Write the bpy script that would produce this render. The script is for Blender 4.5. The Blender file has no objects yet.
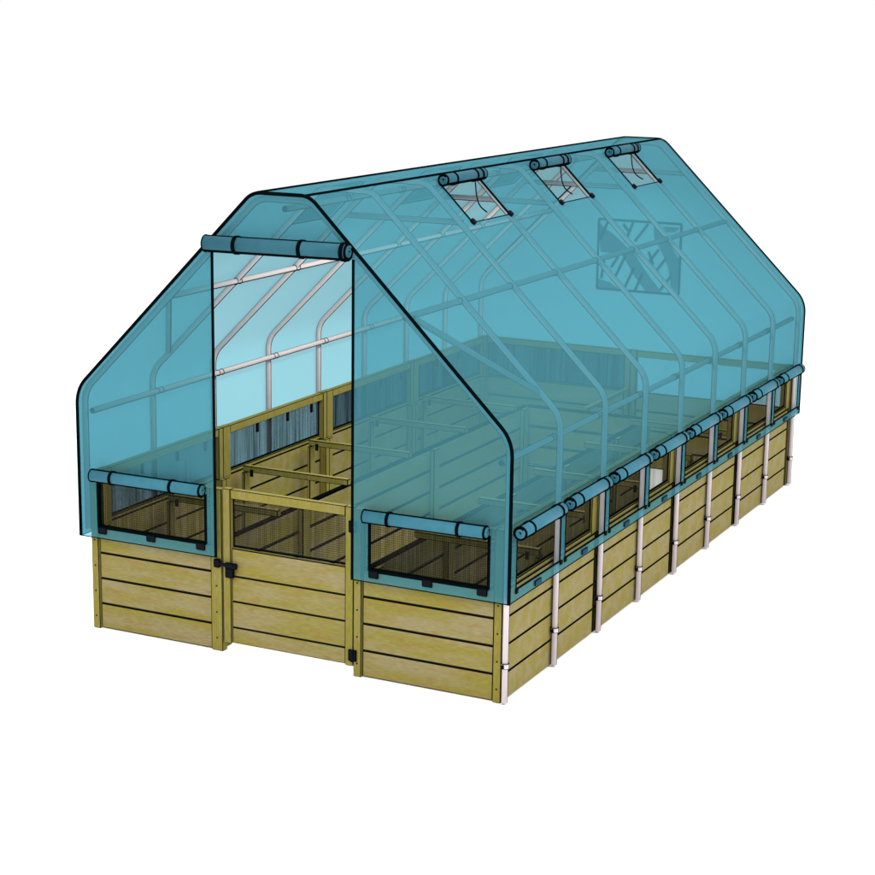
import bpy, math, random
from mathutils import Vector, Matrix
random.seed(4)
S = bpy.context.scene
COL = S.collection

# ------------------------------------------------------------------ camera
cam_data = bpy.data.cameras.new('camera')
cam = bpy.data.objects.new('camera', cam_data); COL.objects.link(cam)
RX, RZ, ROLL = 1.34605129, 0.456593589, 0.0142445262
cam.matrix_world = (Matrix.Translation((5.85795698, -7.79466764, 3.26003516))
                    @ Matrix.Rotation(RZ, 4, 'Z') @ Matrix.Rotation(RX, 4, 'X') @ Matrix.Rotation(ROLL, 4, 'Z'))
cam_data.sensor_width = 36.0
cam_data.lens = 1878.16952 / 875 * 36
cam_data.clip_start = 0.05
cam_data.clip_end = 600
S.camera = cam

# ------------------------------------------------------------------ white studio surround and lamps
world = bpy.data.worlds.new('World'); S.world = world; world.use_nodes = True
bg = world.node_tree.nodes['Background']
bg.inputs[0].default_value = (1, 1, 1, 1); bg.inputs[1].default_value = 1.0

def area(name, loc, target, sx, sy, power, color=(1, 1, 1)):
    d = bpy.data.lights.new(name, 'AREA'); d.shape = 'RECTANGLE'; d.size = sx; d.size_y = sy
    d.energy = power; d.color = color
    o = bpy.data.objects.new(name, d); COL.objects.link(o); o.location = loc
    v = Vector(target) - Vector(loc); o.rotation_euler = v.to_track_quat('-Z', 'Y').to_euler()
    return o
area('softbox_front', (2.0, -11, 9), (1.2, 1.5, .5), 9, 6, 1250)
area('softbox_side', (13, 1, 9), (1.2, 2.5, .5), 8, 6, 1100)
area('softbox_overhead', (1.2, 2.5, 13), (1.2, 2.5, 0), 14, 14, 1500)
interior_fill = area('interior_fill', (1.193, 2.45, 2.06), (1.193, 2.45, 0), 0.22, 4.4, 104, (1.0, .88, .78))  # added fill light under the ridge, no real fitting; brightens the interior
interior_fill.rotation_euler = (0, 0, 0)

S.view_settings.view_transform = 'Standard'
S.view_settings.look = 'None'
S.view_settings.exposure = 0
S.view_settings.gamma = 1
S.cycles.transparent_max_bounces = 40
S.cycles.max_bounces = 8

# ------------------------------------------------------------------ materials
def mat(name):
    m = bpy.data.materials.new(name); m.use_nodes = True
    nt = m.node_tree
    for n in list(nt.nodes): nt.nodes.remove(n)
    out = nt.nodes.new('ShaderNodeOutputMaterial')
    return m, nt, out
def principled(name, c, rough=.6, metal=0, var=0.0, scale=12, spec=.25):
    m, nt, out = mat(name)
    b = nt.nodes.new('ShaderNodeBsdfPrincipled')
    b.inputs['Roughness'].default_value = rough; b.inputs['Metallic'].default_value = metal
    b.inputs['Specular IOR Level'].default_value = spec
    if var:
        tc = nt.nodes.new('ShaderNodeTexCoord'); nz = nt.nodes.new('ShaderNodeTexNoise')
        nz.inputs['Scale'].default_value = scale; nz.inputs['Detail'].default_value = 4
        nt.links.new(tc.outputs['Object'], nz.inputs['Vector'])
        mx = nt.nodes.new('ShaderNodeMix'); mx.data_type = 'RGBA'
        mx.inputs['A'].default_value = (*[x * (1 - var) for x in c], 1)
        mx.inputs['B'].default_value = (*[min(1, x * (1 + var)) for x in c], 1)
        nt.links.new(nz.outputs['Fac'], mx.inputs['Factor'])
        nt.links.new(mx.outputs['Result'], b.inputs['Base Color'])
    else:
        b.inputs['Base Color'].default_value = (*c, 1)
    nt.links.new(b.outputs[0], out.inputs[0])
    return m
def wood(name, ca, cb, cc, axis):
    """board wood: mauve, olive and amber blotches with fine grain running along axis"""
    m, nt, out = mat(name)
    b = nt.nodes.new('ShaderNodeBsdfPrincipled'); b.inputs['Roughness'].default_value = .75
    b.inputs['Specular IOR Level'].default_value = .15
    tc = nt.nodes.new('ShaderNodeTexCoord'); mp = nt.nodes.new('ShaderNodeMapping')
    sc = [1, 1, 1]; sc[axis] = .16
    mp.inputs['Scale'].default_value = sc
    oi = nt.nodes.new('ShaderNodeObjectInfo')
    ad = nt.nodes.new('ShaderNodeVectorMath'); ad.operation = 'ADD'
    ml = nt.nodes.new('ShaderNodeMath'); ml.operation = 'MULTIPLY'; ml.inputs[1].default_value = 37
    nt.links.new(oi.outputs['Random'], ml.inputs[0])
    nt.links.new(tc.outputs['Object'], ad.inputs[0]); nt.links.new(ml.outputs[0], ad.inputs[1])
    nt.links.new(ad.outputs[0], mp.inputs['Vector'])
    def noise(s, d):
        n = nt.nodes.new('ShaderNodeTexNoise'); n.inputs['Scale'].default_value = s; n.inputs['Detail'].default_value = d
        nt.links.new(mp.outputs[0], n.inputs['Vector']); return n
    n1 = noise(14, 3); n2 = noise(46, 3); n3 = noise(150, 2)
    def ramp(n, a, bb):
        r = nt.nodes.new('ShaderNodeMapRange'); r.inputs['From Min'].default_value = a; r.inputs['From Max'].default_value = bb
        nt.links.new(n.outputs['Fac'], r.inputs['Value']); return r
    def mix(f, A, B, mode='MIX'):
        x = nt.nodes.new('ShaderNodeMix'); x.data_type = 'RGBA'; x.blend_type = mode
        if isinstance(f, float): x.inputs['Factor'].default_value = f
        else: nt.links.new(f.outputs[0], x.inputs['Factor'])
        for k, v in (('A', A), ('B', B)):
            if isinstance(v, tuple): x.inputs[k].default_value = (*v, 1)
            else: nt.links.new(v.outputs['Result'], x.inputs[k])
        return x
    a = mix(ramp(n1, .38, .62), ca, cb)
    c = mix(ramp(n2, .54, .72), a, cc)
    dk = mix(ramp(n3, .35, .7), (.86, .86, .84), (1.08, 1.08, 1.08))
    f = mix(1.0, c, dk, 'MULTIPLY')
    nt.links.new(f.outputs['Result'], b.inputs['Base Color'])
    nt.links.new(b.outputs[0], out.inputs[0])
    return m
def film(name, t, d, f):
    """dyed see-through plastic sheet with a faint weave"""
    m, nt, out = mat(name)
    tr = nt.nodes.new('ShaderNodeBsdfTransparent'); tr.inputs[0].default_value = (*t, 1)
    df = nt.nodes.new('ShaderNodeBsdfDiffuse'); mx = nt.nodes.new('ShaderNodeMixShader')
    tc = nt.nodes.new('ShaderNodeTexCoord'); nz = nt.nodes.new('ShaderNodeTexNoise')
    nz.inputs['Scale'].default_value = 3; nz.inputs['Detail'].default_value = 1
    nt.links.new(tc.outputs['Object'], nz.inputs['Vector'])
    c = nt.nodes.new('ShaderNodeMix'); c.data_type = 'RGBA'
    c.inputs['A'].default_value = (*[x * .98 for x in d], 1); c.inputs['B'].default_value = (*[x * 1.02 for x in d], 1)
    nt.links.new(nz.outputs['Fac'], c.inputs['Factor']); nt.links.new(c.outputs['Result'], df.inputs[0])
    mx.inputs[0].default_value = f
    nt.links.new(tr.outputs[0], mx.inputs[1]); nt.links.new(df.outputs[0], mx.inputs[2]); nt.links.new(mx.outputs[0], out.inputs[0])
    return m
def screen(name, axis, pitch, frac, c, base=0.0):
    """wire screen: dark square grid, open between the wires"""
    m, nt, out = mat(name)
    tr = nt.nodes.new('ShaderNodeBsdfTransparent')
    df = nt.nodes.new('ShaderNodeBsdfDiffuse'); df.inputs[0].default_value = (*c, 1)
    mx = nt.nodes.new('ShaderNodeMixShader')
    tc = nt.nodes.new('ShaderNodeTexCoord'); sp = nt.nodes.new('ShaderNodeSeparateXYZ')
    nt.links.new(tc.outputs['Object'], sp.inputs[0])
    def M(op, a, b):
        n = nt.nodes.new('ShaderNodeMath'); n.operation = op
        for i, v in enumerate((a, b)):
            if v is None: continue
            if isinstance(v, (int, float)): n.inputs[i].default_value = v
            else: nt.links.new(v, n.inputs[i])
        return n.outputs[0]
    g = []
    for ch in (axis, 2):
        q = M('FRACT', M('DIVIDE', sp.outputs[ch], pitch), None)
        g.append(M('LESS_THAN', q, frac))
    # the fine weave between the wires: denser and thinner in upright streaks
    nz = nt.nodes.new('ShaderNodeTexNoise'); nz.inputs['Scale'].default_value = 1.0; nz.inputs['Detail'].default_value = 2
    mp = nt.nodes.new('ShaderNodeMapping'); sc = [62, 62, 62]; sc[2] = 1.2; mp.inputs['Scale'].default_value = sc
    nt.links.new(tc.outputs['Object'], mp.inputs[0]); nt.links.new(mp.outputs[0], nz.inputs['Vector'])
    st = nt.nodes.new('ShaderNodeMapRange'); st.inputs['From Min'].default_value = .36; st.inputs['From Max'].default_value = .64
    st.inputs['To Min'].default_value = base - .20; st.inputs['To Max'].default_value = min(1, base + .20)
    nt.links.new(nz.outputs['Fac'], st.inputs['Value'])
    w_ = M('MULTIPLY', M('MAXIMUM', g[0], g[1]), .80)
    s = M('MAXIMUM', w_, st.outputs[0])
    nt.links.new(s, mx.inputs[0])
    nt.links.new(tr.outputs[0], mx.inputs[1]); nt.links.new(df.outputs[0], mx.inputs[2]); nt.links.new(mx.outputs[0], out.inputs[0])
    return m

K = 1.0                                         # base colours for this lighting
WC = [(.182, .154, .026), (.208, .173, .080), (.205, .132, .042)]
BOARD = wood('board_wood', WC[0], WC[1], WC[2], 0)
POST = wood('post_wood', (.172, .148, .022), (.185, .158, .045), (.19, .13, .030), 2)
INK = principled('black_edging', (.0012, .0025, .003), 1, spec=0)
PIPE = principled('pale_metal_pipe', (.50, .435, .445), .45, 0, .05, 30)
PURLIN = principled('dimmed_metal_pipe', (.40, .34, .345), .5, 0, .05, 30)  # same pipe, colour darkened to offset the added interior light
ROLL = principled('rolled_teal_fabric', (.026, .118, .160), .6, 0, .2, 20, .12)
ROLL_DARK = principled('darker_teal_fabric', (.018, .082, .112), .6, 0, .2, 20, .12)  # darker tone of the roll fabric, for door and vent rolls
FILM = film('teal_cover_film', (.27, .505, .575), (.068, .240, .290), .385)
NAVY = principled('dark_teal_webbing', (.008, .04, .075), .8, spec=.05)
BLACK = principled('black_hardware', (.002, .003, .005), .8, spec=.06)
MESH = screen('black_wire_mesh', 0, .0115, .26, (.014, .012, .010), .40)
MESHS = screen('streaked_black_wire_mesh', 0, .0095, .26, (.012, .016, .022), .70)
MESHY = screen('dense_black_wire_mesh', 0, .0095, .26, (.008, .012, .018), 1.0)
JOINT = principled('painted_gap_shade', (.012, .011, .004), 1, spec=0)  # near-black colour standing in for shade in the panel gaps
GROUND = principled('white_ground', (1, 1, 1), 1, spec=0)

# ------------------------------------------------------------------ mesh builder
class MB:
    def __init__(s): s.v = []; s.f = []; s.m = []; s.mats = []
    def mi(s, m):
        if m not in s.mats: s.mats.append(m)
        return s.mats.index(m)
    def face(s, pts, m):
        b = len(s.v); s.v += [tuple(p) for p in pts]; s.f.append(tuple(range(b, b + len(pts)))); s.m.append(s.mi(m))
    def box(s, x0, y0, z0, x1, y1, z1, m, e=.003, ink=None):
        """box whose chamfered edges carry the black edging"""
        ink = ink or INK
        lo = (min(x0, x1), min(y0, y1), min(z0, z1)); hi = (max(x0, x1), max(y0, y1), max(z0, z1))
        e = [min(e, (hi[i] - lo[i]) * .3) for i in range(3)]
        def P(c, ax):                      # corner c, vertex lying on the face normal to ax
            r = []
            for i in range(3):
                v = hi[i] if c[i] else lo[i]
                if i != ax: v += -e[i] if c[i] else e[i]
                r.append(v)
            return r
        for ax in range(3):
            o1, o2 = (ax + 1) % 3, (ax + 2) % 3
            for side in (0, 1):
                q = []
                for (a, b) in ((0, 0), (1, 0), (1, 1), (0, 1)):
                    c = [0, 0, 0]; c[ax] = side; c[o1] = a; c[o2] = b; q.append(P(c, ax))
                if not side: q.reverse()
                s.face(q, m)
            for a in (0, 1):
                for b in (0, 1):           # edge along ax
                    c0 = [0, 0, 0]; c1 = [0, 0, 0]
                    c0[o1] = c1[o1] = a; c0[o2] = c1[o2] = b; c1[ax] = 1
                    s.face([P(c0, o1), P(c1, o1), P(c1, o2), P(c0, o2)], ink)
        for c in [(a, b, d) for a in (0, 1) for b in (0, 1) for d in (0, 1)]:
            s.face([P(c, 0), P(c, 1), P(c, 2)], ink)
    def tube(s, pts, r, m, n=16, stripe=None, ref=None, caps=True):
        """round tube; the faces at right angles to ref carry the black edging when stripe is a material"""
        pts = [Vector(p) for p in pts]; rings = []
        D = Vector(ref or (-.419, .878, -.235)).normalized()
        for i, p in enumerate(pts):
            t = (pts[min(i + 1, len(pts) - 1)] - pts[max(i - 1, 0)]).normalized()
            a = t.cross(D)
            if a.length < 1e-3: a = t.orthogonal()
            a.normalize(); b = a.cross(t).normalized()
            sc = 1.0
            if 0 < i < len(pts) - 1:
                h = (pts[i + 1] - p).normalized().dot(t); sc = 1 / max(h, .6)
            rings.append([p + (a * math.cos(2 * math.pi * (k + .5) / n) + b * math.sin(2 * math.pi * (k + .5) / n)) * r for k in range(n)])
        b0 = len(s.v)
        for rg in rings: s.v += [tuple(v) for v in rg]
        mi = s.mi(m); si = s.mi(stripe) if stripe else mi
        w = max(1, n // 8)
        for i in range(len(rings) - 1):
            for k in range(n):
                k2 = (k + 1) % n
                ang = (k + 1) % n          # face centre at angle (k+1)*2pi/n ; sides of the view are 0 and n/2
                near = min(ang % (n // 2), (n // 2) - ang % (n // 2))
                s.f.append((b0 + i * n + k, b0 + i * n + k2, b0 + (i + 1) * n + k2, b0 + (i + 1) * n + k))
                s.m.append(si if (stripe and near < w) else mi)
        if caps:
            s.f.append(tuple(b0 + k for k in range(n))[::-1]); s.m.append(si)
            s.f.append(tuple(b0 + (len(rings) - 1) * n + k for k in range(n))); s.m.append(si)
    def ring(s, c, axis, r, m, rt=.005, n=20, turns=1.0, r1=None):
        axis = Vector(axis).normalized(); a = axis.orthogonal().normalized(); b = axis.cross(a)
        N = int(n * turns); pts = []
        for k in range(N + 1):
            t = k / N; rr = r + ((r1 if r1 is not None else r) - r) * t; g = 2 * math.pi * turns * t
            pts.append(Vector(c) + (a * math.cos(g) + b * math.sin(g)) * rr)
        s.tube(pts, rt, m, n=6, ref=axis, caps=False)
    def build(s, name, parent=None, smooth=False, xf=None):
        me = bpy.data.meshes.new(name)
        vs = s.v if xf is None else [tuple(xf @ Vector(v)) for v in s.v]
        me.from_pydata(vs, [], s.f)
        for m in s.mats: me.materials.append(m)
        me.polygons.foreach_set('material_index', s.m)
        me.update()
        if smooth:
            for p in me.polygons: p.use_smooth = len(p.vertices) == 4
        o = bpy.data.objects.new(name, me); COL.objects.link(o)
        if parent: o.parent = parent
        return o
def thing(name, label, cat, loc=(0, 0, 0)):
    o = bpy.data.objects.new(name, None); COL.objects.link(o); o.location = loc; o.empty_display_size = .2
    o['label'] = label; o['category'] = cat
    return o

# ------------------------------------------------------------------ ground
g = MB(); R0 = 150
g.face([(R0 * math.cos(a * math.pi / 24), R0 * math.sin(a * math.pi / 24), 0) for a in range(48)], GROUND)
go = g.build('ground'); go['kind'] = 'structure'

W, L, BAY = 2.386, 4.88, .61
H = .56                                          # four boards of 0.14 m
FT = .865                                        # top of the mesh fence

# ================================================================== wooden raised bed enclosure
bed = thing('raised_garden_bed', 'olive brown wooden plank enclosure with a gate, U-shaped beds inside and mesh fence on top', 'raised bed', (W / 2, L / 2, 0))
BL = Vector((-W / 2, -L / 2, 0))
def place(o, parent=bed):
    """parts are modelled in scene coordinates; shift them under the thing's base point"""
    o.matrix_parent_inverse = Matrix.Identity(4)
    o.location = -parent.location
    return o
def wall_panel(length, xf, mesh=MESH, face_posts=False, hooks=False):
    """local x along the wall, y inward, z up"""
    P = .045; b = MB()
    e1 = length - P - .024 if face_posts == 'wide' else length - P
    x0, x1 = (P + .001, e1 - .001) if face_posts else (.008, length - .038)
    ys = (.012, .034) if face_posts else (0, .02)
    for k in range(4):
        b.box(x0, ys[0], k * .14 + (.0 if k == 0 else .0008) + (.002 if k == 0 else 0), x1, ys[1], (k + 1) * .14, BOARD, .0062)
    w = place(b.build('wall_panel', bed, xf=xf))
    yp = (0, P) if face_posts else (.0215, .0215 + P)
    yt = (0, P) if face_posts else (.003, .048)          # above the boards the posts come out to the board face
    em = e1 if face_posts else e1 - .035             # far side post shows wider above the boards
    for (a, c) in ((0, P), (e1, length)):
        p = MB()
        if face_posts: p.box(a + .0008, 0, 0.0, c - .0008, P, FT - .0005, POST, .0032)
        else:
            p.box(a + .0008, yp[0], 0.0, c - .0008, yp[1], H + .001, POST, .0032)
            p.box((a if a == 0 else em) + .0008, yt[0], H + .002, c - .0008, yt[1], FT - .0005, POST, .0032)
        for z in (.07, .21, .35, .49):      # screw heads
            if face_posts:
                p.tube([((a + c) / 2, yp[0] + .002, z), ((a + c) / 2, yp[0] - .002, z)], .0045, BLACK, n=8, ref=(0, 0, 1))
        sub(p.build('post', xf=xf), w)
    if not face_posts:
        r = MB(); r.box(length - .0365, .006, .004, length + .004, .0205, H - .002, JOINT, .001); sub(r.build('gap_shade_strip', xf=xf), w)  # added dark filler, paints the shade of the open gap between panels
    r = MB(); r.box(P + .0015, yt[0] + .002, FT - .048, em - .0015, yt[1] - .002, FT - .002, POST, .0032)
    sub(r.build('top_rail', xf=xf), w)
    zr = H + .002
    if not face_posts:
        r = MB(); r.box(P + .0015, .004, H + .002, em - .0015, .024, H + .024, POST, .0045)
        sub(r.build('bottom_rail', xf=xf), w); zr = H + .026
    if mesh:
        q = MB(); ym = .022 if face_posts else .014; z0, z1 = zr, FT - .050; xa, xb = P + .002, em - .002
        q.face([(xa, ym, z0), (xb, ym, z0), (xb, ym, z1), (xa, ym, z1)], mesh)
        for (c0, c1) in (((xa, z0), (xb, z0 + .010)), ((xa, z1 - .006), (xb, z1)), ((xa, z0), (xa + .008, z1)), ((xb - .008, z0), (xb, z1))):
            q.box(c0[0], ym - .004, c0[1], c1[0], ym + .004, c1[1], INK, .001)
        o = q.build('mesh_screen')
        # the screen keeps its own object axes so the wire grid follows it
        o.parent = w; o.matrix_local = xf
    if hooks:
        for fx in (.16, .40, .69):
            h = MB(); h.box(length * fx - .009, yt[1] - .008, FT - .10, length * fx + .009, yt[1] + .006, FT - .045, BLACK, .002)
            sub(h.build('mesh_hook', xf=xf), w)
    return w
def sub(o, parent):
    o.parent = parent; o.matrix_parent_inverse = Matrix.Identity(4); o.location = (0, 0, 0)
    return o
def X(loc, rz=0): return Matrix.Translation(loc) @ Matrix.Rotation(rz, 4, 'Z')
# front
wall_panel(.819, X((-.008, 0, 0)), face_posts='wide')
wp = wall_panel(.809, X((2.386, 0, 0)) @ Matrix.Scale(-1, 4, (1, 0, 0)), face_posts=True)
# sides: four panels each, clear of the corner posts
for k in range(4):
    y0 = 1.22 * k + (.046 if k == 0 else 0); y1 = 1.22 * (k + 1) - (.022 if k == 3 else 0)
    wall_panel(y1 - y0, X((W, y0, 0), math.pi / 2))
    wall_panel(y1 - y0, X((-.008, y1, 0), -math.pi / 2), mesh=MESHS if k < 2 else MESHY, hooks=True)
# back: the half towards the right side has no mesh in it
wall_panel(W / 2, X((W, L + .025, 0), math.pi), mesh=None, face_posts=True)
wall_panel(W / 2, X((W / 2, L + .025, 0), math.pi), mesh=MESHY, face_posts=True)

# gate
D0, D1 = .8155, 1.5755
b = MB()
for z0, z1 in ((.052, .138), (.139, .277), (.278, .412), (.413, H)):
    b.box(D0 + .047, .012, z0, D1 - .047, .034, z1, BOARD, .005)
gate = place(b.build('gate', bed))
for a, c in ((D0, D0 + .046), (D1 - .046, D1)):
    p = MB(); p.box(a, .002, .05, c, .044, .872, POST, .0032); sub(p.build('stile'), gate)
p = MB(); p.box(D0 + .0475, .004, .822, D1 - .0475, .040, .871, POST, .0032); sub(p.build('top_rail'), gate)
q = MB(); z0, z1 = H + .003, .820; xa, xb = D0 + .048, D1 - .048
q.face([(xa, .03, z0), (xb, .03, z0), (xb, .03, z1), (xa, .03, z1)], MESH)
for (c0, c1) in (((xa, z0), (xb, z0 + .010)), ((xa, z1 - .005), (xb, z1)), ((xa, z0), (xa + .006, z1)), ((xb - .006, z0), (xb, z1))):
    q.box(c0[0], .026, c0[1], c1[0], .034, c1[1], INK, .001)
sub(q.build('mesh_screen'), gate)
h = MB()                                        # slide bolt: keeper on the post, body and hanging hasp on the gate
h.box(.772, -.022, .455, .806, .001, .498, BLACK, .003)
h.tube([(.78, -.014, .477), (.905, -.014, .472)], .009, BLACK, n=10)
h.box(.838, -.02, .458, .905, .001, .487, BLACK, .003)
h.box(.838, -.018, .408, .888, .001, .459, BLACK, .004)
sub(h.build('slide_bolt'), gate)
for z in (.11, .775):
    h = MB(); h.box(1.5535, -.012, z - .03, 1.6, -.0005, z + .03, BLACK, .003)
    h.tube([(1.5765, -.014, z - .03), (1.5765, -.014, z + .03)], .008, BLACK, n=8)
    sub(h.build('hinge'), gate)

# inner bed walls
XI = .745
def inner_wall(axis, c, a0, a1, face, posts):
    b = MB()
    for k in range(4):
        if axis == 'y': b.box(c, a0, k * .14 + .003, c + .022, a1, (k + 1) * .14 - .0005, BOARDY, .0075)
        else: b.box(a0, c, k * .14 + .003, a1, c + .022, (k + 1) * .14 - .0005, BOARD, .0075)
    w = place(b.build('inner_bed_wall', bed))
    cap = MB()
    if axis == 'y': cap.box(c - .002, a0, H + .0005, c + .024, a1, H + .010, BLACKCAP, .002)
    else: cap.box(a0, c - .002, H + .0005, a1, c + .024, H + .010, BLACKCAP, .002)
    sub(cap.build('liner_edge'), w)
    for pz in posts:
        for sgn in (1, -1):
            p = MB(); t = .03; o0 = c + .0225 if sgn > 0 else c - .0005 - t
            if axis == 'y': p.box(o0, pz - .04, 0, o0 + t, pz + .04, H - .004, POST, .005)
            else: p.box(pz - .04, o0, 0, pz + .04, o0 + t, H - .004, POST, .003)
            sub(p.build('post'), w)
    return w
BOARDY = wood('long_board_wood', WC[0], WC[1], WC[2], 1)
BLACKCAP = INK
inner_wall('y', XI - .011, .046, 4.0, 1, (.09, .90, 2.53, 3.93))
inner_wall('y', W - XI - .011, .046, 4.0, -1, (.09, .90, 1.72, 2.53, 3.4, 3.93))
inner_wall('x', 4.002, XI + .012, W - XI - .012, 1, ())

# braces across the beds with their cleats
for side in (0, 1):
    for y in (.62, 1.40, 2.17, 2.97, 3.75):
        b = MB(); xa, xb = .07, XI + .035
        if side: xa, xb = W - XI - .035, W - .07
        b.box(xa, y - .02, H + .011, xb, y + .02, H + .048, POST, .005)
        w = place(b.build('cross_brace', bed))
        xc = .069 if not side else W - .069 - .022
        p = MB(); p.box(xc, y - .034, 0, xc + .022, y + .034, H + .0105, POST, .005)
        sub(p.build('cleat'), w)
        xh = .135 if not side else W - .135
        p = MB(); p.box(xh - .010, y - .03, H - .012, xh + .010, y - .0205, H + .03, BLACK, .002)
        sub(p.build('bracket'), w)
for x in (1.193,):
    b = MB(); b.box(x - .02, 4.0, H + .0115, x + .02, L - .05, H + .033, POST, .0035)
    place(b.build('cross_brace', bed))

# ================================================================== bent pipe frame
frame = thing('pipe_frame', 'pale metal pipe skeleton of nine bent hoops standing round the wooden planks', 'greenhouse frame', (W / 2, L / 2, 0))
ZB, ZE, ZP, TW, CX = .517, 1.312, 2.382, .155, W / 2
def fillet(pts, rads, n=7):
    out = [Vector(pts[0])]
    for i in range(1, len(pts) - 1):
        p = Vector(pts[i]); a = (Vector(pts[i - 1]) - p).normalized(); b = (Vector(pts[i + 1]) - p).normalized()
        ang = a.angle(b); r = rads[i]; t = r / math.tan(ang / 2)
        s0 = p + a * t; s1 = p + b * t; c = p + (a + b).normalized() * (r / math.sin(ang / 2))
        u0 = s0 - c; u1 = s1 - c
        th = u0.angle(u1)
        for k in range(n + 1):
            f = k / n
            out.append(c + (u0 * math.sin((1 - f) * th) + u1 * math.sin(f * th)) / math.sin(th))
    out.append(Vector(pts[-1])); return out
def profile(off, z0, re, rp):
    """arch outline in the x-z plane, moved outward by off from the pipe centre line"""
    x = .020 + off; k = off * .42
    xl = .022 + off * .7
    pts = [(-xl, 0, z0), (-xl, 0, ZE - .018 + k), (CX - TW + .008 - k, 0, ZP - .03 + off), (CX + TW - .008 + k, 0, ZP - .03 + off), (W + x, 0, ZE - .012 + k), (W + x, 0, z0)]
    return fillet(pts, [0, re, rp, rp, re, 0])
PR = .0165
hp = profile(0, .012, .16, .12)
for i in range(9):
    b = MB(); y = BAY * i
    pp = [p + Vector((0, y, 0)) for p in hp]
    if i == 0: pp[0].z = ZB + .03            # the near left leg stops behind the cover's hem
    b.tube(pp, PR, PIPE, 16, INK)
    h = place(b.build('hoop', frame, smooth=True), frame)
    for x, sg in ((-.02, -1), (W + .02, 1)):
        if i == 0 and sg < 0: continue
        c = MB(); c.tube([(x, y, .185), (x, y, .21)], .021, PIPE, 16, INK)
        c.tube([(x, y, .1845), (x, y, .187)], .0212, INK, 16); c.tube([(x, y, .208), (x, y, .2105)], .0212, INK, 16)
        c.box(x - .008, y - .031, .187, x + .004, y - .019, .207, BLACK, .002)
        sub(c.build('pipe_clamp'), h)
def bar(name, pts, r=PR * .95):
    b = MB(); b.tube(pts, r, PURLIN, 16, INK); return place(b.build(name, frame, smooth=True), frame)
for x, z in ((.535, 1.835), (W - .535, 1.835), (.022, 1.19), (W - .022, 1.19), (CX, ZP - .075)):
    pu = bar('purlin', [(x, 0, z), (x, L, z)])
    for i in range(9):
        c = MB(); y = BAY * i
        c.tube([(x, y - .021, z), (x, y - .0185, z)], PR * 1.15, INK, 12)
        c.tube([(x, y + .0185, z), (x, y + .021, z)], PR * 1.15, INK, 12)
        if i not in (0, 8): sub(c.build('purlin_band'), pu)
for i in (2, 4, 6, 8):
    y = BAY * i + .005
    bar('collar_tie', [(CX - .365, y, 2.15), (CX + .365, y, 2.15)])
for sg in (0, 1):
    f = (lambda x: x) if not sg else (lambda x: W - x)
    bar('corner_brace', [(f(.50), .02, 1.83), (f(.10), .59, 1.42)])

# ================================================================== teal cover
cover = thing('greenhouse_cover', 'see-through teal fabric cover draped over the pipe frame with rolled-up door and window flaps', 'greenhouse cover', (W / 2, L / 2, 0))
OC = .030                                        # cover sits this far out from the pipe centre line
cp = profile(OC, ZB, .19, .12)
YF, YB = -.040, L + .048
# arc length along the profile
def cum(ps):
    s = [0]
    for a, b_ in zip(ps, ps[1:]): s.append(s[-1] + (b_ - a).length)
    return s
CS = cum(cp)
half = len(cp) // 2
def at_s(s):
    for i in range(len(CS) - 1):
        if s <= CS[i + 1] + 1e-9:
            t = (s - CS[i]) / (CS[i + 1] - CS[i]); return cp[i].lerp(cp[i + 1], t)
    return cp[-1]
STOT = CS[-1]
def s_at_z_right(z): return STOT - (z - ZB)
def nrm(s):
    a = at_s(max(0, s - .01)); b_ = at_s(min(STOT, s + .01)); t = (b_ - a).normalized()
    return Vector((-t.z, 0, t.x)) * 1.0
# right roof edge: where the flat top ends
SR = STOT / 2 + TW
SL = STOT / 2 - TW
def sheet(name, s0, s1, holes):
    ss = sorted(set([s0, s1] + [c for c in CS if s0 < c < s1] + [h[0] for h in holes] + [h[1] for h in holes]))
    ys = sorted(set([YF, YB] + [h[2] for h in holes] + [h[3] for h in holes]))
    m = MB()
    for a, c in zip(ss, ss[1:]):
        if c - a < 1e-6: continue
        pa, pc = at_s(a), at_s(c)
        for u, v in zip(ys, ys[1:]):
            ms, my = (a + c) / 2, (u + v) / 2
            if any(h[0] < ms < h[1] and h[2] < my < h[3] for h in holes): continue
            m.face([(pa.x, u, pa.z), (pa.x, v, pa.z), (pc.x, v, pc.z), (pc.x, u, pc.z)], FILM)
    return place(m.build(name, cover), cover)
WZ0, WZ1 = .572, .846
wins = []
for i in range(8):
    y0 = BAY * i + (.038 if i == 0 else .030); y1 = BAY * (i + 1) - .032 + (.02 if i == 7 else 0)
    wins.append((s_at_z_right(WZ1), s_at_z_right(WZ0), y0, y1))
VY = [(1.28, 1.765), (2.50, 2.985), (3.72, 4.205)]
VS = (SR + .070, SR + .330)
vents = [(VS[0], VS[1], a, b_) for a, b_ in VY]
right = sheet('side_sheet', STOT / 2, STOT, wins + vents)
left = sheet('side_sheet', 0, STOT / 2, [])
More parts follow.
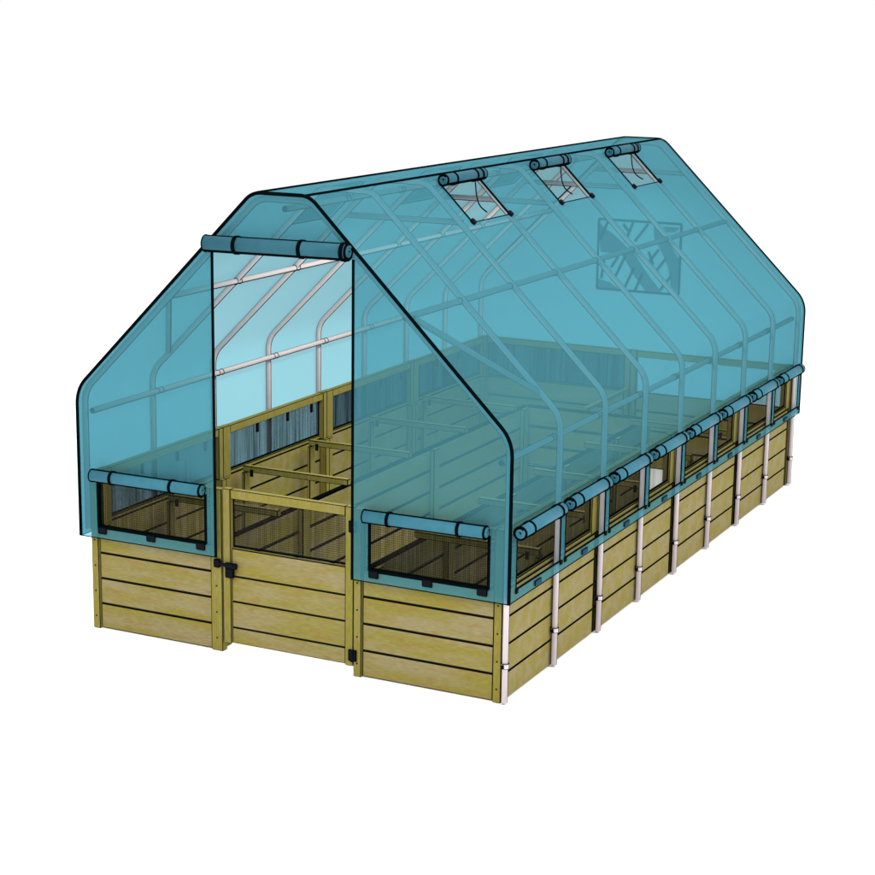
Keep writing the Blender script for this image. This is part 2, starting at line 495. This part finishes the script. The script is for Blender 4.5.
# gables with openings
def gable(name, y, openings):
    # vertical strips between x breakpoints, clipped to the arch
    xs = sorted(set([p.x for p in cp] + [c for o in openings for c in o[:2]]))
    m = MB()
    def top(x):
        best = ZB
        for a, b_ in zip(cp, cp[1:]):
            if min(a.x, b_.x) - 1e-7 <= x <= max(a.x, b_.x) + 1e-7 and abs(a.x - b_.x) > 1e-6:
                best = max(best, a.z + (b_.z - a.z) * (x - a.x) / (b_.x - a.x))
        return best
    for a, c in zip(xs, xs[1:]):
        if c - a < 1e-5: continue
        mid = (a + c) / 2; cuts = sorted([(o[2], o[3]) for o in openings if o[0] < mid < o[1]])
        z = ZB
        for (q0, q1) in cuts:
            if q0 > z: m.face([(a, y, z), (c, y, z), (c, y, q0), (a, y, q0)], FILM)
            z = q1
        ta, tc = top(a + 1e-6), top(c - 1e-6)
        m.face([(a, y, z), (c, y, z), (c, y, tc), (a, y, ta)], FILM)
    return place(m.build(name, cover), cover)
DX0, DX1, DZ = .800, 1.592, 2.095
FW = [(.075, .742, .579, .842), (1.688, 2.328, .577, .842)]
front = gable('gable_sheet', YF, [(DX0, DX1, ZB - .01, DZ)] + FW)
BV = (.889, 1.515, 1.285, 1.79)
back = gable('gable_sheet', YB, [BV])

# black piping along both arch edges and the roof folds
def trim(pts, r, name='edge_piping', m=INK):
    b = MB(); b.tube(pts, r, m, 8); return place(b.build(name, cover), cover)
trim([p + Vector((0, YF, 0)) for p in cp], .0092)
trim([p + Vector((0, YB, 0)) for p in cp], .0082)
zt = cp[half].z + .002
pl, pr_ = at_s(SL + .02), at_s(SR - .02)
trim([(pl.x, YF, pl.z + .004), (pl.x, YB, pl.z + .004)], .0062)
trim([(pr_.x, YF, pr_.z + .004), (pr_.x, YB, pr_.z + .004)], .0062)
# hem along the bottom and doorway edges
trim([(DX0, YF, ZB), (DX0, YF, DZ)], .0075, 'doorway_binding')
trim([(DX1, YF, ZB), (DX1, YF, DZ)], .0075, 'doorway_binding')
for a, c in ((-.043, DX0), (DX1, W + .05)): trim([(a, YF, ZB), (c, YF, ZB)], .0028, 'hem')
trim([(W + .05, YF, ZB), (W + .05, YB, ZB)], .0028, 'hem'); trim([(-.043, YF, ZB), (-.043, YB, ZB)], .0028, 'hem')
trim([(-.043, YB, ZB), (W + .05, YB, ZB)], .0028, 'hem')

# window bindings, toggles, rolls
def binding(c, y=None, x=None, w=.011, bottom=True, side_w=None):
    """black frame round an opening; c = (a0, a1, z0, z1)"""
    m = MB(); sw = side_w or w; t = .004
    parts = [((c[0] - 0, c[2] - w * .5), (c[1], c[2] + w * .5)), ((c[0] - sw / 2, c[2]), (c[0] + sw / 2, c[3])), ((c[1] - sw / 2, c[2]), (c[1] + sw / 2, c[3]))]
    for (p, q) in parts:
        if y is not None: m.box(p[0], y - t, p[1], q[0], y + t, q[1], INK, .001)
        else: m.box(x - t, p[0], p[1], x + t, q[0], q[1], INK, .001)
    return place(m.build('window_binding', cover), cover)
def roll(name, a, b_, r, straps, m=ROLL, ref=None, strap_w=.016, strap_m=INK, ext=0):
    a, b_ = Vector(a), Vector(b_); d = (b_ - a).normalized(); ln = (b_ - a).length
    q = MB(); q.tube([a, b_], r, m, 24, INK, ref=ref)
    for e, sg in ((a, -1), (b_, 1)):
        q.ring(e, d, r - .003, INK, .0055, 20)
        q.ring(e + d * sg * .003, d, r * .66, m, .0065, 16, 1.8, .006)
    o = place(q.build(name, cover, smooth=True), cover)
    for s in straps:
        p = a + d * s; k = MB()
        k.tube([p - d * strap_w / 2, p + d * strap_w / 2], r + .004, strap_m, 20)
        sub(k.build('strap'), o)
    return o
def toggle(x0, y0, z0, x1, y1, z1, m=BLACK):
    k = MB(); k.box(x0, y0, z0, x1, y1, z1, m, .004); return place(k.build('toggle', cover), cover)
for (a, c, z0, z1) in FW:
    binding((a, c, z0, z1), y=YF, w=.016, side_w=.015)
    for fx in (0, .5, 1):
        xx = a + (c - a) * fx - (0 if fx == 0 else .055 if fx == 1 else .027)
        toggle(xx, YF - .014, z0 - .034, xx + .055, YF - .0045, z0 + .004)
roll('window_roll', (.070, YF - .040, .866), (.745, YF - .040, .868), .0345, (.13, .50))
roll('window_roll', (1.682, YF - .040, .861), (2.328, YF - .040, .866), .0345, (.135, .51))
# mesh pouch behind the front windows is the fence mesh; door roll above the gate
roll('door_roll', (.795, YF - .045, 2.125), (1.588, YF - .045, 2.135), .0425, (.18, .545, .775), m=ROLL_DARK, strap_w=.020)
for i in range(8):
    y0, y1 = wins[i][2], wins[i][3]
    binding((y0, y1, WZ0, WZ1), x=W + .05, w=.008, side_w=.0045)
    XR = W + .05 + .038
    ys, ye = BAY * i - .010, BAY * i + .495
    roll('window_roll', (XR, ys, .866), (XR, ye, .866), .034, (.10, .45), ref=(-.35, .86, -.24), strap_w=.015)
    ymid = (y0 + y1) / 2 - .02
    toggle(W + .053, ymid - .04, ZB + .014, W + .062, ymid + .04, ZB + .042, NAVY)
    for yy in (y0 - .012, y1 - .005):
        toggle(W + .053, yy - .006, WZ0 - .018, W + .062, yy + .022, WZ0 + .006)
# roof vents
for (s0, s1, y0, y1) in vents:
    p0, p1 = at_s(s0), at_s(s1); n0 = Vector((p1.z - p0.z, 0, p0.x - p1.x)).normalized()
    if n0.x < 0: n0 = -n0
    m = MB()
    for (pa, ya, pb, yb, r) in ((p0, y0, p1, y0, .006), (p0, y1, p1, y1, .006), (p1, y0, p1, y1, .003)):
        m.tube([(pa.x, ya, pa.z), (pb.x, yb, pb.z)], r, INK, 8)
    place(m.build('vent_binding', cover), cover)
    for yy in (y0, y1):
        k = MB(); c = Vector((p1.x, yy, p1.z)) + n0 * .004
        k.tube([c - n0 * .006, c + n0 * .012], .018, BLACK, 12, ref=(0, 1, 0)); place(k.build('toggle', cover), cover)
    c = p0 + n0 * .036 - (p1 - p0).normalized() * .012
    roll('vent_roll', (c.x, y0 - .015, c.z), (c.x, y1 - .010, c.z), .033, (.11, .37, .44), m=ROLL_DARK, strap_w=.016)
    st = MB(); t = (p1 - p0)
    pts = []
    for k in range(11):
        f = k / 10; q = p0 + t * (.05 + .80 * f) + n0 * (.01 - .05 * math.sin(f * math.pi))
        pts.append((q.x, y1 - .10 - .16 * f * f, q.z))
    st.tube(pts, .004, INK, 6); place(st.build('hanging_strap', cover), cover)
# closed vent flaps on the left slope show as folded hems
for y0 in (.67, 1.89, 3.11):
    a, c = at_s(SL - .06), at_s(SL - .345); n = Vector((-.7, 0, .7))
    m = MB()
    for (pa, ya, pb, yb) in ((a, y0, c, y0), (a, y0 + .5, c, y0 + .5), (c, y0, c, y0 + .5)):
        m.tube([(pa.x, ya, pa.z), (pb.x, yb, pb.z)], .004, NAVY, 6)
    m.face([(a.x - .006, y0, a.z + .006), (a.x - .006, y0 + .5, a.z + .006), (c.x - .006, y0 + .5, c.z + .006), (c.x - .006, y0, c.z + .006)], FILM)
    place(m.build('vent_flap', cover), cover)
# back vent: dark framed screen with slanting ribs and folds
def tinted():
    m, nt, out = mat('folded_vent_screen')
    tr = nt.nodes.new('ShaderNodeBsdfTransparent'); df = nt.nodes.new('ShaderNodeBsdfDiffuse')
    df.inputs[0].default_value = (.008, .02, .05, 1); mx = nt.nodes.new('ShaderNodeMixShader'); mx.inputs[0].default_value = .62
    nt.links.new(tr.outputs[0], mx.inputs[1]); nt.links.new(df.outputs[0], mx.inputs[2]); nt.links.new(mx.outputs[0], out.inputs[0])
    return m
FOLD = tinted()
def V(u, v, dy=0): return (BV[0] + (BV[1] - BV[0]) * u, YB - .006 + dy, BV[3] + (BV[2] - BV[3]) * v)
m = MB(); m.face([V(0, 1, .004), V(1, 1, .004), V(1, 0, .004), V(0, 0, .004)], FILM)
for poly in ([(.0, .04), (.08, .13), (.2, .22), (.40, .42), (.16, .48), (.03, .47)], [(.28, .47), (.42, .40), (.52, .58), (.62, .74), (.80, .99), (.60, .99), (.44, .76), (.36, .6)],
             [(.67, .04), (.76, .16), (.88, .30), (.99, .5), (.98, .97), (.90, .88), (.86, .62), (.78, .42), (.68, .22)], [(.0, .86), (.16, .9), (.28, .99), (.0, .99)],
             [(.78, .05), (.98, .05), (.93, .12), (.82, .13)]):
    m.face([V(u, v) for u, v in poly], FOLD)
for a, c in (((.12, 0), (.02, .3)), ((.42, .02), (.33, .30)), ((.60, .03), (.45, .28)), ((.30, .05), (.36, .14)), ((.34, .5), (.22, .82)), ((.45, .66), (.34, .97)), ((.25, .52), (.17, .68)),
             ((.55, .75), (.47, .99)), ((.74, .38), (.62, .58)), ((.83, .50), (.70, .72)), ((.9, .74), (.78, .95)), ((.08, .6), (.05, .85)), ((.68, .6), (.62, .42))):
    m.tube([V(*a), V(*c)], .011, FOLD, 6)
bvent = place(m.build('vent_screen', cover), cover)
m = MB()
for p, q in ((V(0, 0), V(1, 0)), (V(0, 1), V(1, 1)), (V(0, 0), V(0, 1)), (V(1, 0), V(1, 1))): m.tube([p, q], .009, NAVY, 6)
sub(m.build('vent_binding'), bvent)
